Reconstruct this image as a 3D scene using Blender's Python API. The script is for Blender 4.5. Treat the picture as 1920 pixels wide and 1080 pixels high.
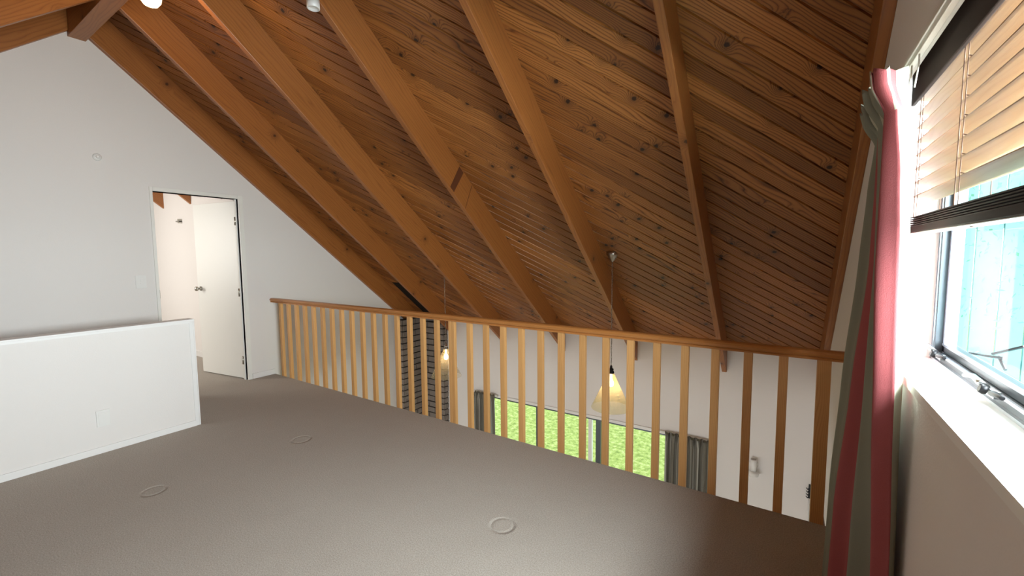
import bpy, bmesh, math, random
from mathutils import Vector, Matrix
random.seed(7)
C = bpy.context.scene.collection
for o in list(bpy.data.objects): bpy.data.objects.remove(o)
sc = bpy.context.scene

# ------------------------------------------------------------------ camera
YAW, PITCH, ROLL = math.radians(33.23), math.radians(4.566), math.radians(-.433)
fw = Vector((-math.sin(YAW)*math.cos(PITCH), math.cos(YAW)*math.cos(PITCH), -math.sin(PITCH)))
rt = Vector((math.cos(YAW), math.sin(YAW), 0)); up = rt.cross(fw)
rt2 = rt*math.cos(ROLL)+up*math.sin(ROLL); up2 = -rt*math.sin(ROLL)+up*math.cos(ROLL)
cam_d = bpy.data.cameras.new('camera'); cam = bpy.data.objects.new('camera', cam_d); C.objects.link(cam)
cam.matrix_world = Matrix(((rt2.x, up2.x, -fw.x, 0), (rt2.y, up2.y, -fw.y, 0), (rt2.z, up2.z, -fw.z, 1.38), (0, 0, 0, 1)))
cam_d.sensor_width = 36; cam_d.lens = 36*796.7/1920; cam_d.clip_start = .02; cam_d.clip_end = 200
sc.camera = cam
# ------------------------------------------------------------------ view, world, daylight, fill lights
vs = sc.view_settings; vs.view_transform = 'Standard'; vs.look = 'None'; vs.gamma = 1; vs.use_curve_mapping = False
vs.exposure = 0.0
w = bpy.data.worlds.new('overcast_sky'); sc.world = w; w.use_nodes = True
bgn = w.node_tree.nodes['Background']; bgn.inputs[0].default_value = (.86, .95, 1, 1); bgn.inputs[1].default_value = 3.4
def area(name, loc, target, sx, sy, power, col):
    d = bpy.data.lights.new(name, 'AREA'); d.shape = 'RECTANGLE'; d.size = sx; d.size_y = sy; d.energy = power; d.color = col
    o = bpy.data.objects.new(name, d); C.objects.link(o); o.location = loc
    o.rotation_euler = (Vector(target)-Vector(loc)).to_track_quat('-Z', 'Y').to_euler(); return o
# daylight outside the side window and garden doors; fill lights for the rest
area('daylight_side_window', (1.35, .60, 1.75), (-1, .72, .95), 2.2, 1.5, 700, (.90, .95, 1))
area('fill_rear_opening', (-1.9, -3.1, 1.45), (-2.3, 2, 1.1), 3.4, 1.5, 75, (1, .97, .95))  # added fill behind the camera, in place of invented rear windows
area('daylight_garden_doors', (-2.3, 5.9, .6), (-2.2, 3.0, -2.7), 3.2, 1.2, 140, (1, .98, .93))
area('fill_hall_room', (-7.2, .1, 1.5), (-6.7, 2.5, 1.1), 1.2, 1.2, 60, (1, .98, .92))  # fill light inside the hall room; no window is built there
area('fill_lower_room', (-2.3, -3.1, -1.5), (-2.3, 4, -1.2), 4.5, 1.6, 90, (1, .96, .9))  # added fill for the far wall, through an invented lower opening

# ------------------------------------------------------------------ constants (metres)
XL, XR = -5.026, .305            # door wall, window wall
YF, YB = 4.88, -2.75             # garden wall, rear wall
YR = 2.569                       # railing line / edge of the loft floor
ZG = -2.7                        # lower floor
KF = YF/4.97
def FX(x): return x*KF                 # measured on the far wall plane
def FZ(z): return 1.38+(z-1.38)*KF
S = .833; SL = math.hypot(1, S); YA = 1.163; ZA = 3.223; DEP = .235
YM = 1.108                       # ridge centre
def zu(y):
    return ZA - S*((y-YA) if y > YM else (1.053-y))
def zc(y): return zu(y)+DEP*SL   # ceiling boards

# ------------------------------------------------------------------ node helpers
def mat(name):
    m = bpy.data.materials.new(name); m.use_nodes = True; nt = m.node_tree
    return m, nt, nt.nodes['Principled BSDF']
def N(nt, t, **k):
    n = nt.nodes.new(t)
    for a, v in k.items():
        if a.startswith('i_'):
            key = a[2:]; key = int(key) if key.isdigit() else key
            n.inputs[key].default_value = v
        else: setattr(n, a, v)
    return n
def M(nt, op, a, b=None, c=None):
    n = nt.nodes.new('ShaderNodeMath'); n.operation = op
    for i, v in enumerate((a, b, c)):
        if v is None: continue
        if isinstance(v, (int, float)): n.inputs[i].default_value = v
        else: nt.links.new(v, n.inputs[i])
    return n.outputs[0]
def comb(nt, x, y, z=0.0):
    n = nt.nodes.new('ShaderNodeCombineXYZ')
    for i, v in enumerate((x, y, z)):
        if isinstance(v, (int, float)): n.inputs[i].default_value = v
        else: nt.links.new(v, n.inputs[i])
    return n.outputs[0]
def mix(nt, f, a, b, bt='MIX'):
    n = nt.nodes.new('ShaderNodeMix'); n.data_type = 'RGBA'; n.blend_type = bt
    for s, v in ((n.inputs[0], f), (n.inputs[6], a), (n.inputs[7], b)):
        if isinstance(v, (int, float)): s.default_value = v
        elif isinstance(v, tuple): s.default_value = (*v, 1) if len(v) == 3 else v
        else: nt.links.new(v, s)
    return n.outputs[2]
def ramp(nt, f, stops):
    n = nt.nodes.new('ShaderNodeValToRGB'); e = n.color_ramp.elements
    while len(e) < len(stops): e.new(.5)
    for x, (p, c) in zip(e, stops): x.position = p; x.color = (*c, 1)
    nt.links.new(f, n.inputs[0]); return n.outputs[0]
def simple(name, col, rough=.5, metal=0, bump=0, bscale=200, vary=0):
    m, nt, b = mat(name); b.inputs['Base Color'].default_value = (*col, 1); b.inputs['Roughness'].default_value = rough
    b.inputs['Metallic'].default_value = metal
    tc = N(nt, 'ShaderNodeTexCoord')
    nz = N(nt, 'ShaderNodeTexNoise', i_Scale=bscale, i_Detail=3.0); nt.links.new(tc.outputs['Object'], nz.inputs['Vector'])
    if vary:
        n2 = N(nt, 'ShaderNodeTexNoise', i_Scale=3.0, i_Detail=3.0); nt.links.new(tc.outputs['Object'], n2.inputs['Vector'])
        nt.links.new(mix(nt, n2.outputs[0], tuple(c*(1-vary) for c in col), tuple(min(1, c*(1+vary)) for c in col)), b.inputs['Base Color'])
    if bump:
        bp = N(nt, 'ShaderNodeBump', i_Strength=bump, i_Distance=.002); nt.links.new(nz.outputs[0], bp.inputs['Height']); nt.links.new(bp.outputs[0], b.inputs['Normal'])
    return m
def wood(name, light, mid, dark, knotc, ring=95., rough=.42, kscale=4.5, kthr=.72, amp=5., contrast=1., tint=.25, warpu=1.3, warpv=9.0, knot_r=.012, fine=.30):
    """pine with growth rings and knots; UV in metres, u along the grain, v = 10*piece + across"""
    m, nt, b = mat(name)
    uv = N(nt, 'ShaderNodeUVMap'); sp = N(nt, 'ShaderNodeSeparateXYZ'); nt.links.new(uv.outputs[0], sp.inputs[0])
    u, v = sp.outputs[0], sp.outputs[1]
    piece = M(nt, 'FLOOR', M(nt, 'DIVIDE', M(nt, 'ADD', v, 2.0), 10.0))
    wn = N(nt, 'ShaderNodeTexWhiteNoise', noise_dimensions='1D'); nt.links.new(piece, wn.inputs['W'])
    kv = N(nt, 'ShaderNodeTexVoronoi', i_Scale=1.0, voronoi_dimensions='2D', i_Randomness=1.0)
    nt.links.new(comb(nt, M(nt, 'MULTIPLY', u, kscale), M(nt, 'MULTIPLY', v, kscale)), kv.inputs['Vector'])
    ks = N(nt, 'ShaderNodeSeparateColor'); nt.links.new(kv.outputs['Color'], ks.inputs[0])
    kon = M(nt, 'GREATER_THAN', ks.outputs[0], kthr)
    # irregular knot outline
    kn = N(nt, 'ShaderNodeTexNoise', i_Scale=60.0, i_Detail=2.0); nt.links.new(uv.outputs[0], kn.inputs['Vector'])
    d = M(nt, 'ADD', M(nt, 'DIVIDE', kv.outputs['Distance'], kscale), M(nt, 'MULTIPLY', M(nt, 'SUBTRACT', kn.outputs[0], .5), .012))
    q = M(nt, 'DIVIDE', d, .04)
    halo = M(nt, 'MULTIPLY', kon, M(nt, 'EXPONENT', M(nt, 'MULTIPLY', M(nt, 'MULTIPLY', q, q), -1.0)))
    kmask = M(nt, 'MULTIPLY', kon, M(nt, 'SMOOTH_MIN', 1.0, M(nt, 'MAXIMUM', M(nt, 'DIVIDE', M(nt, 'SUBTRACT', knot_r*1.2, d), knot_r*.5), 0.0), .1))
    nz = N(nt, 'ShaderNodeTexNoise', i_Scale=1.0, i_Detail=2.5, i_Roughness=.55)
    nt.links.new(comb(nt, M(nt, 'MULTIPLY', u, warpu), M(nt, 'MULTIPLY', v, warpv), 0.0), nz.inputs['Vector'])
    f = M(nt, 'ADD', M(nt, 'ADD', M(nt, 'MULTIPLY', v, ring), M(nt, 'MULTIPLY', nz.outputs[0], amp*2.6)), M(nt, 'MULTIPLY', halo, 4.5))
    fr = M(nt, 'FRACT', f)
    n2 = N(nt, 'ShaderNodeTexNoise', i_Scale=1.0, i_Detail=3.0, i_Roughness=.7)
    nt.links.new(comb(nt, M(nt, 'MULTIPLY', u, 14.0), M(nt, 'MULTIPLY', v, 420.0)), n2.inputs['Vector'])
    col = ramp(nt, fr, [(0, mid), (.12, light), (.5, light), (.74, mid), (.88, tuple(a+(b2-a)*contrast for a, b2 in zip(mid, dark))), (1, light)])
    lowf = N(nt, 'ShaderNodeTexNoise', i_Scale=1.0, i_Detail=2.0)
    nt.links.new(comb(nt, M(nt, 'MULTIPLY', u, .9), M(nt, 'MULTIPLY', v, 7.0), 3.0), lowf.inputs['Vector'])
    col = mix(nt, M(nt, 'MULTIPLY', M(nt, 'SUBTRACT', 1.0, lowf.outputs[0]), .6), col, mid)
    col = mix(nt, M(nt, 'MULTIPLY', n2.outputs[0], fine), col, dark)
    col = mix(nt, M(nt, 'MULTIPLY', halo, .45), col, knotc)
    col = mix(nt, M(nt, 'MINIMUM', kmask, .93), col, knotc)
    g = M(nt, 'ADD', 1.0-tint, M(nt, 'MULTIPLY', wn.outputs['Value'], 2*tint))
    col = mix(nt, 1.0, col, comb(nt, g, M(nt, 'POWER', g, 1.15), M(nt, 'POWER', g, 1.3)), 'MULTIPLY')
    nt.links.new(col, b.inputs['Base Color']); b.inputs['Roughness'].default_value = rough
    bp = N(nt, 'ShaderNodeBump', i_Strength=.25, i_Distance=.001); nt.links.new(n2.outputs[0], bp.inputs['Height']); nt.links.new(bp.outputs[0], b.inputs['Normal'])
    return m

MT = {}
MT['board'] = wood('stained_pine_boards', (.50, .200, .047), (.34, .115, .024), (.030, .007, .0025), (.022, .006, .003), ring=58, amp=4.2, tint=.28, kscale=5.0, kthr=.62, rough=.42, knot_r=.014, warpu=.8, warpv=5.5, fine=.42)
MT['rafter'] = wood('stained_pine_rafter', (.40, .150, .036), (.34, .120, .028), (.18, .055, .014), (.06, .018, .007), ring=42, amp=2.2, tint=.08, kscale=2.9, kthr=.72, rough=.38, contrast=.6, knot_r=.013)
MT['rail'] = wood('varnished_pine_rail', (.56, .240, .070), (.48, .195, .052), (.36, .135, .035), (.20, .06, .02), ring=150, amp=3, tint=.04, kscale=1.2, kthr=.95, rough=.35, contrast=.6)
MT['baluster'] = wood('varnished_pine_baluster', (.76, .43, .165), (.68, .35, .12), (.46, .215, .07), (.24, .07, .03), ring=120, amp=3, tint=.10, kscale=2.5, kthr=.93, rough=.45, contrast=.5, knot_r=.007)
MT['slat'] = wood('tan_blind_slat', (.42, .265, .135), (.39, .235, .115), (.30, .165, .075), (.4, .24, .12), ring=60, amp=3, tint=.05, kscale=1, kthr=1.1, rough=.5, contrast=.4)
MT['blind_dark'] = simple('dark_brown_timber_and_stack_shade', (.030, .019, .016), .65)  # valance's own dark brown; on slat stack and bottom rail, painted backlit shade
MT['blind_dark'].node_tree.nodes['Principled BSDF'].inputs['Specular IOR Level'].default_value = .12
MT['blind_under'] = simple('rail_underside_bounce_light', (.55, .50, .46), .5)  # light bounced off the sill, put into the colour as a pale tone
MT['stain'] = simple('dark_scarf_stain', (.10, .030, .010), .5, vary=.4)
MT['wall'] = simple('off_white_plaster', (.77, .73, .70), .75, bump=.35, bscale=160)
MT['trimw'] = simple('white_gloss_paint', (.80, .78, .76), .4)
MT['doorw'] = simple('cream_white_door_paint', (.82, .80, .75), .4)
MT['plastic'] = simple('white_plastic', (.78, .76, .73), .35)
MT['chrome'] = simple('brushed_chrome', (.62, .62, .62), .22, 1)
MT['nickel'] = simple('dull_nickel', (.45, .43, .38), .3, 1)
MT['blackm'] = simple('black_metal', (.02, .02, .022), .4, .6)
MT['alu'] = simple('dark_aluminium_frame', (.10, .115, .13), .35, .7)
MT['alul'] = simple('mill_aluminium_edge', (.55, .60, .66), .3, .9)
MT['alub'] = simple('blue_grey_sash_edge', (.30, .40, .50), .5)
MT['black'] = simple('flat_black', (.006, .005, .005), .9)
MT['brick'] = simple('charcoal_painted_brick', (.21, .175, .15), .85, bump=.5, bscale=60, vary=.35)
MT['mortar'] = simple('dark_mortar', (.018, .015, .013), .95)
MT['curtain_red'] = simple('rose_red_curtain_stripe', (.36, .085, .09), .85, bump=.5, bscale=500)
MT['curtain_green'] = simple('sage_curtain_stripe', (.24, .255, .20), .85, bump=.5, bscale=500)
MT['curtain_cream'] = simple('cream_curtain_stripe', (.44, .435, .34), .85, bump=.5, bscale=500)
MT['cord'] = simple('brown_blind_cord', (.16, .09, .06), .8)
MT['track'] = simple('white_enamel_track', (.74, .72, .66), .35)
MT['hedge'] = simple('hedge_leaves', (.20, .50, .34), .8, bump=1, bscale=30, vary=.8)
MT['fence'] = simple('turquoise_painted_fence', (.27, .56, .55), .8, vary=.15)
MT['deckledge'] = simple('pale_turquoise_ledge', (.30, .66, .64), .7)
MT['frame_brown'] = simple('brown_picture_frame', (.20, .11, .07), .5)
MT['paper'] = simple('white_mount', (.75, .75, .72), .7)
MT['lowerfloor'] = simple('lower_beige_floor', (.45, .38, .30), .7, vary=.1)
# carpet with furniture dents in relief
DENTS = [(-1.181, 1.696, .058), (-3.033, 1.719, .060), (-3.10, .85, .055)]
def carpet():
    m, nt, b = mat('taupe_cut_pile_carpet'); b.inputs['Roughness'].default_value = 1.0
    b.inputs['Specular IOR Level'].default_value = .05
    tc = N(nt, 'ShaderNodeTexCoord'); ob = tc.outputs['Object']
    a = N(nt, 'ShaderNodeTexNoise', i_Scale=170.0, i_Detail=3.0, i_Roughness=.7); nt.links.new(ob, a.inputs[0])
    c2 = N(nt, 'ShaderNodeTexNoise', i_Scale=2.2, i_Detail=3.0); nt.links.new(ob, c2.inputs[0])
    c3 = N(nt, 'ShaderNodeTexNoise', i_Scale=9.0, i_Detail=3.0); nt.links.new(ob, c3.inputs[0])
    col = ramp(nt, a.outputs[0], [(.3, (.31, .27, .232)), (.5, (.45, .40, .35)), (.72, (.62, .565, .50))])
    col = mix(nt, M(nt, 'MULTIPLY', c2.outputs[0], .35), col, (.38, .33, .28))
    col = mix(nt, M(nt, 'MULTIPLY', c3.outputs[0], .18), col, (.56, .50, .44))
    sp = N(nt, 'ShaderNodeSeparateXYZ'); nt.links.new(ob, sp.inputs[0])
    h = M(nt, 'MULTIPLY', a.outputs[0], .0035)
    h = M(nt, 'ADD', h, M(nt, 'MULTIPLY', c3.outputs[0], .004))
    for (x, y, r) in DENTS:
        dx = M(nt, 'SUBTRACT', sp.outputs[0], x); dy = M(nt, 'SUBTRACT', sp.outputs[1], y)
        d = M(nt, 'SQRT', M(nt, 'ADD', M(nt, 'MULTIPLY', dx, dx), M(nt, 'MULTIPLY', dy, dy)))
        t = M(nt, 'DIVIDE', M(nt, 'SUBTRACT', d, r), .010)
        g = M(nt, 'EXPONENT', M(nt, 'MULTIPLY', M(nt, 'MULTIPLY', t, t), -1.0))
        t2 = M(nt, 'DIVIDE', d, r*.95)
        inner = M(nt, 'EXPONENT', M(nt, 'MULTIPLY', M(nt, 'POWER', t2, 6.0), -1.0))
        h = M(nt, 'SUBTRACT', h, M(nt, 'MULTIPLY', g, .005)); h = M(nt, 'SUBTRACT', h, M(nt, 'MULTIPLY', inner, .003))
    bp = N(nt, 'ShaderNodeBump', i_Strength=1.0, i_Distance=1.0); nt.links.new(h, bp.inputs['Height']); nt.links.new(bp.outputs[0], b.inputs['Normal'])
    nt.links.new(col, b.inputs['Base Color']); return m
MT['carpet'] = carpet()
def lawn():
    m, nt, b = mat('mown_lawn'); b.inputs['Roughness'].default_value = 1.0
    tc = N(nt, 'ShaderNodeTexCoord'); a = N(nt, 'ShaderNodeTexNoise', i_Scale=9.0, i_Detail=6.0, i_Roughness=.75); nt.links.new(tc.outputs['Object'], a.inputs[0])
    nt.links.new(ramp(nt, a.outputs[0], [(.36, (.15, .22, .03)), (.52, (.34, .42, .09)), (.66, (.58, .60, .26))]), b.inputs['Base Color'])
    bp = N(nt, 'ShaderNodeBump', i_Strength=1.0, i_Distance=.1); nt.links.new(a.outputs[0], bp.inputs['Height']); nt.links.new(bp.outputs[0], b.inputs['Normal']); return m
MT['lawn'] = lawn()
def glass(name, tint=(1, 1, 1), rough=0, alpha=.9, ribbed=False):
    m, nt, b = mat(name); out = nt.nodes['Material Output']
    tr = N(nt, 'ShaderNodeBsdfTransparent'); tr.inputs[0].default_value = (*tint, 1)
    gl = N(nt, 'ShaderNodeBsdfGlossy'); gl.inputs['Roughness'].default_value = .03
    df = N(nt, 'ShaderNodeBsdfTranslucent'); df.inputs[0].default_value = (.9, .85, .7, 1)
    fz = N(nt, 'ShaderNodeFresnel', i_IOR=1.08); ge = N(nt, 'ShaderNodeNewGeometry')
    m1 = N(nt, 'ShaderNodeMixShader'); nt.links.new(M(nt, 'MULTIPLY', fz.outputs[0], M(nt, 'SUBTRACT', 1.0, ge.outputs['Backfacing'])), m1.inputs[0]); nt.links.new(tr.outputs[0], m1.inputs[1]); nt.links.new(gl.outputs[0], m1.inputs[2])
    m2 = N(nt, 'ShaderNodeMixShader'); m2.inputs[0].default_value = 1-alpha; nt.links.new(m1.outputs[0], m2.inputs[1]); nt.links.new(df.outputs[0], m2.inputs[2])
    nt.links.new(m2.outputs[0], out.inputs[0]); return m
MT['pane'] = glass('window_glass', (.96, .99, .98), alpha=1.0)
MT['shade'] = glass('ribbed_cream_glass_shade', (.97, .95, .86), alpha=.80)
MT['shade_clear'] = glass('clear_glass_shade', (.97, .96, .93), alpha=.90)
def emit(name, col, s):
    m, nt, b = mat(name); b.inputs['Base Color'].default_value = (*col, 1)
    b.inputs['Emission Color'].default_value = (*col, 1); b.inputs['Emission Strength'].default_value = s; return m
MT['bulb'] = emit('lit_warm_bulb', (1, .64, .26), 11)
MT['bulb_big'] = emit('lit_warm_globe', (1, .66, .30), 14)
def striped():
    m, nt, b = mat('grey_brown_striped_fabric'); b.inputs['Roughness'].default_value = .9
    uv = N(nt, 'ShaderNodeUVMap'); sp = N(nt, 'ShaderNodeSeparateXYZ'); nt.links.new(uv.outputs[0], sp.inputs[0])
    f = M(nt, 'FRACT', M(nt, 'MULTIPLY', sp.outputs[0], 11.0))
    nt.links.new(ramp(nt, f, [(0, (.13, .12, .095)), (.45, (.16, .145, .115)), (.5, (.36, .35, .31)), (.62, (.34, .33, .29)), (.66, (.10, .09, .07)), (.9, (.22, .21, .18)), (1, (.13, .12, .095))]), b.inputs['Base Color'])
    return m
MT['stripe'] = striped()

# ------------------------------------------------------------------ mesh builder
PIECE = [0]
class MB:
    def __init__(s): s.bm = bmesh.new(); s.uv = s.bm.loops.layers.uv.new('UVMap'); s.mats = []
    def mi(s, m):
        if m not in s.mats: s.mats.append(m)
        return s.mats.index(m)
    def face(s, pts, m, uvs=None, smooth=False):
        vs_ = [s.bm.verts.new(p) for p in pts]; f = s.bm.faces.new(vs_); f.material_index = s.mi(m); f.smooth = smooth
        if uvs:
            for l, q in zip(f.loops, uvs): l[s.uv].uv = q
        return f
    def box(s, a, b, m, grain=None, rot=None, org=None):
        """box between corners; UVs in metres along the grain axis"""
        a = Vector(a); b = Vector(b); lo = Vector(map(min, a, b)); hi = Vector(map(max, a, b))
        if grain is None: grain = max(range(3), key=lambda i: (hi-lo)[i])
        PIECE[0] += 1; v0 = PIECE[0]*10; u0 = random.random()*50
        P = [Vector((x, y, z)) for x in (lo.x, hi.x) for y in (lo.y, hi.y) for z in (lo.z, hi.z)]
        F = [((0, 1, 3, 2), 0), ((4, 6, 7, 5), 0), ((0, 4, 5, 1), 1), ((2, 3, 7, 6), 1), ((0, 2, 6, 4), 2), ((1, 5, 7, 3), 2)]
        V = [s.bm.verts.new(rot @ (p-org)+org if rot else p) for p in P]
        for k, (idx, ax) in enumerate(F):
            f = s.bm.faces.new([V[i] for i in idx]); f.material_index = s.mi(m)
            ia = grain if grain != ax else (grain+1) % 3
            ib = [i for i in range(3) if i not in (ax, ia)][0]
            for l, i in zip(f.loops, idx): l[s.uv].uv = (u0+P[i][ia]-lo[ia], v0+k*.31+P[i][ib]-lo[ib])
        return V
    def prism(s, poly, ax, a, b, m, grain_dir=None):
        """extrude a 2D polygon (other two axes in order) from a to b along axis ax"""
        oth = [i for i in range(3) if i != ax]
        PIECE[0] += 1; v0 = PIECE[0]*10; u0 = random.random()*50
        def mk(p, t):
            v = [0, 0, 0]; v[ax] = t; v[oth[0]] = p[0]; v[oth[1]] = p[1]; return Vector(v)
        A = [s.bm.verts.new(mk(p, a)) for p in poly]; B = [s.bm.verts.new(mk(p, b)) for p in poly]
        g = Vector(grain_dir).normalized() if grain_dir else None
        def uvf(f, k):
            f.normal_update(); n = f.normal
            gg = g if g else Vector((0, 0, 1)) if abs(n.z) < .9 else Vector((1, 0, 0))
            gg = gg-n*gg.dot(n)
            if gg.length < 1e-3: gg = n.orthogonal()
            gg.normalize(); q = n.cross(gg)
            vals = [(l.vert.co.dot(gg), l.vert.co.dot(q)) for l in f.loops]; m0 = min(v[1] for v in vals)
            for l, (x, y) in zip(f.loops, vals): l[s.uv].uv = (u0+x, v0+k*.31+(y-m0))
        f = s.bm.faces.new(A); f.material_index = s.mi(m); uvf(f, 0)
        f = s.bm.faces.new(B[::-1]); f.material_index = s.mi(m); uvf(f, 1)
        for i in range(len(poly)):
            j = (i+1) % len(poly); f = s.bm.faces.new((A[i], B[i], B[j], A[j])); f.material_index = s.mi(m); uvf(f, 2+i)
    def tube(s, pts, r, m, n=10, closed=False, cap=True):
        pts = [Vector(p) for p in pts]; rs = r if isinstance(r, (list, tuple)) else [r]*len(pts); rings = []
        ref = None
        for i, p in enumerate(pts):
            if closed: d = pts[(i+1) % len(pts)]-pts[i-1]
            else: d = pts[min(i+1, len(pts)-1)]-pts[max(i-1, 0)]
            d.normalize()
            if ref is None: ref = d.orthogonal().normalized()
            ref = (ref-d*ref.dot(d)); ref = ref.normalized() if ref.length > 1e-6 else d.orthogonal().normalized()
            q = d.cross(ref)
            rings.append([s.bm.verts.new(p+(ref*math.cos(t)+q*math.sin(t))*rs[i]) for t in [2*math.pi*k/n for k in range(n)]])
        L = len(rings)
        for i in range(L if closed else L-1):
            A, B = rings[i], rings[(i+1) % L]
            for k in range(n):
                f = s.bm.faces.new((A[k], A[(k+1) % n], B[(k+1) % n], B[k])); f.smooth = True; f.material_index = s.mi(m)
        if cap and not closed:
            for R_ in (rings[0][::-1], rings[-1]):
                f = s.bm.faces.new(R_); f.material_index = s.mi(m)
    def lathe(s, prof, c, m, n=32, axis=Vector((0, 0, 1)), cap=True):
        """profile of (radius, height) revolved about axis through c"""
        axis = Vector(axis).normalized(); e = axis.orthogonal().normalized(); q = axis.cross(e); c = Vector(c); rings = []
        for r, h in prof:
            rings.append([s.bm.verts.new(c+axis*h+(e*math.cos(t)+q*math.sin(t))*max(r, 1e-4)) for t in [2*math.pi*k/n for k in range(n)]])
        for A, B in zip(rings, rings[1:]):
            for k in range(n):
                f = s.bm.faces.new((A[k], A[(k+1) % n], B[(k+1) % n], B[k])); f.smooth = True; f.material_index = s.mi(m)
        if cap:
            for R_ in (rings[0][::-1], rings[-1]): 
                f = s.bm.faces.new(R_); f.material_index = s.mi(m)
    def build(s, name, parent=None, loc=None, bevel=0, solid=0):
        bmesh.ops.recalc_face_normals(s.bm, faces=s.bm.faces)
        me = bpy.data.meshes.new(name); s.bm.to_mesh(me); s.bm.free()
        for m in s.mats: me.materials.append(MT[m])
        o = bpy.data.objects.new(name, me); C.objects.link(o)
        off = Vector(loc) if loc is not None else (parent.location.copy() if parent else None)
        if parent is not None and parent.parent is not None and loc is None: off = parent.parent.location.copy()
        if parent is not None:
            o.parent = parent
        if off is not None and off.length > 0:
            for v in me.vertices: v.co -= off
            if parent is None: o.location = off
        if bevel:
            bv = o.modifiers.new('bevel', 'BEVEL'); bv.width = bevel; bv.segments = 2; bv.limit_method = 'ANGLE'; bv.angle_limit = math.radians(40)
        if solid:
            sd = o.modifiers.new('thickness', 'SOLIDIFY'); sd.thickness = solid; sd.offset = 0
        return o
def tag(o, label, cat, group=None):
    o['label'] = label; o['category'] = cat
    if group: o['group'] = group
    return o
def struct(o): o['kind'] = 'structure'; return o
def thing(name, label, cat, loc, group=None):
    o = bpy.data.objects.new(name, None); o.empty_display_size = .1; C.objects.link(o); o.location = loc; return tag(o, label, cat, group)
# children of an Empty: geometry is written in world metres and shifted by the Empty's location
def dup(root, loc):
    r = root.copy(); C.objects.link(r); r.location = loc
    for ch in list(root.children):
        c = ch.copy(); C.objects.link(c); c.parent = r
        for g in ch.children:
            d = g.copy(); C.objects.link(d); d.parent = c
    return r

# ------------------------------------------------------------------ large structure
XD0 = -9.2                        # end of the hall room beyond the door
b = MB(); b.box((XL-.1, YB, -.02), (XR, YR, 0), 'carpet'); b.box((XL-.1, YB, -.25), (XR, YR, -.02), 'trimw')
struct(b.build('floor'))
b = MB(); b.box((XD0, 0, -.02), (XL-.1, 2.48, 0), 'carpet'); struct(b.build('floor'))
b = MB(); b.box((XL-.1, YB, ZG-.1), (XR+.1, YF, ZG), 'lowerfloor'); struct(b.build('floor'))
# door wall, window wall
def zgab(y): return zc(y)+.06
DY0, DY1, DZ = 1.537, 2.272, 1.995
b = MB(); W0, W1 = XL-.1, XL
b.prism([(YB, ZG), (DY0, ZG), (DY0, zgab(DY0)), (YM, zgab(YM)), (YB, zgab(YB))], 0, W0, W1, 'wall')
b.prism([(DY0, DZ), (DY1, DZ), (DY1, zgab(DY1)), (DY0, zgab(DY0))], 0, W0, W1, 'wall')
b.prism([(DY0, ZG), (DY1, ZG), (DY1, -.03), (DY0, -.03)], 0, W0, W1, 'wall')
b.prism([(DY1, ZG), (YF+.1, ZG), (YF+.1, zgab(YF+.1)), (DY1, zgab(DY1))], 0, W0, W1, 'wall')
struct(b.build('wall_left'))
WY0, WY1, WZ0, WZ1 = -.35, 2.004, 1.012, 2.0
LY0, LY1, LZ0, LZ1 = 3.2, 4.4, -2.2, -.80
b = MB(); W0, W1 = XR, XR+.15
b.prism([(YB, ZG), (WY0, ZG), (WY0, zgab(WY0)), (YB, zgab(YB))], 0, W0, W1, 'wall')
b.prism([(WY0, ZG), (WY1, ZG), (WY1, WZ0-.024), (WY0, WZ0-.024)], 0, W0, W1, 'wall')
b.prism([(WY0, WZ1), (WY1, WZ1), (WY1, zgab(WY1)), (YM, zgab(YM)), (WY0, zgab(WY0))], 0, W0, W1, 'wall')
b.prism([(WY1, ZG), (YF+.1, ZG), (YF+.1, zgab(YF+.1)), (WY1, zgab(WY1))], 0, W0, W1, 'wall')
struct(b.build('wall_right'))
# garden wall
GX0, GX1, GZ = FX(-3.97), FX(-.72), FZ(-.715)
b = MB()
b.box((XL, YF, ZG), (GX0, YF+.1, .36), 'wall'); b.box((GX1, YF, ZG), (XR, YF+.1, .36), 'wall'); b.box((GX0, YF, GZ), (GX1, YF+.1, .36), 'wall')
struct(b.build('wall_front'))
# unseen rear wall; wide openings added to let the fill lights in
b = MB(); RX0, RX1 = -4.3, -.3
b.box((XL, YB-.1, ZG), (RX0, YB, .4), 'wall'); b.box((RX1, YB-.1, ZG), (XR, YB, .4), 'wall')
b.box((RX0, YB-.1, -.35), (RX1, YB, -.05), 'wall'); b.box((RX0, YB-.1, ZG), (RX1, YB, -2.4), 'wall')
struct(b.build('wall_back'))

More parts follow.
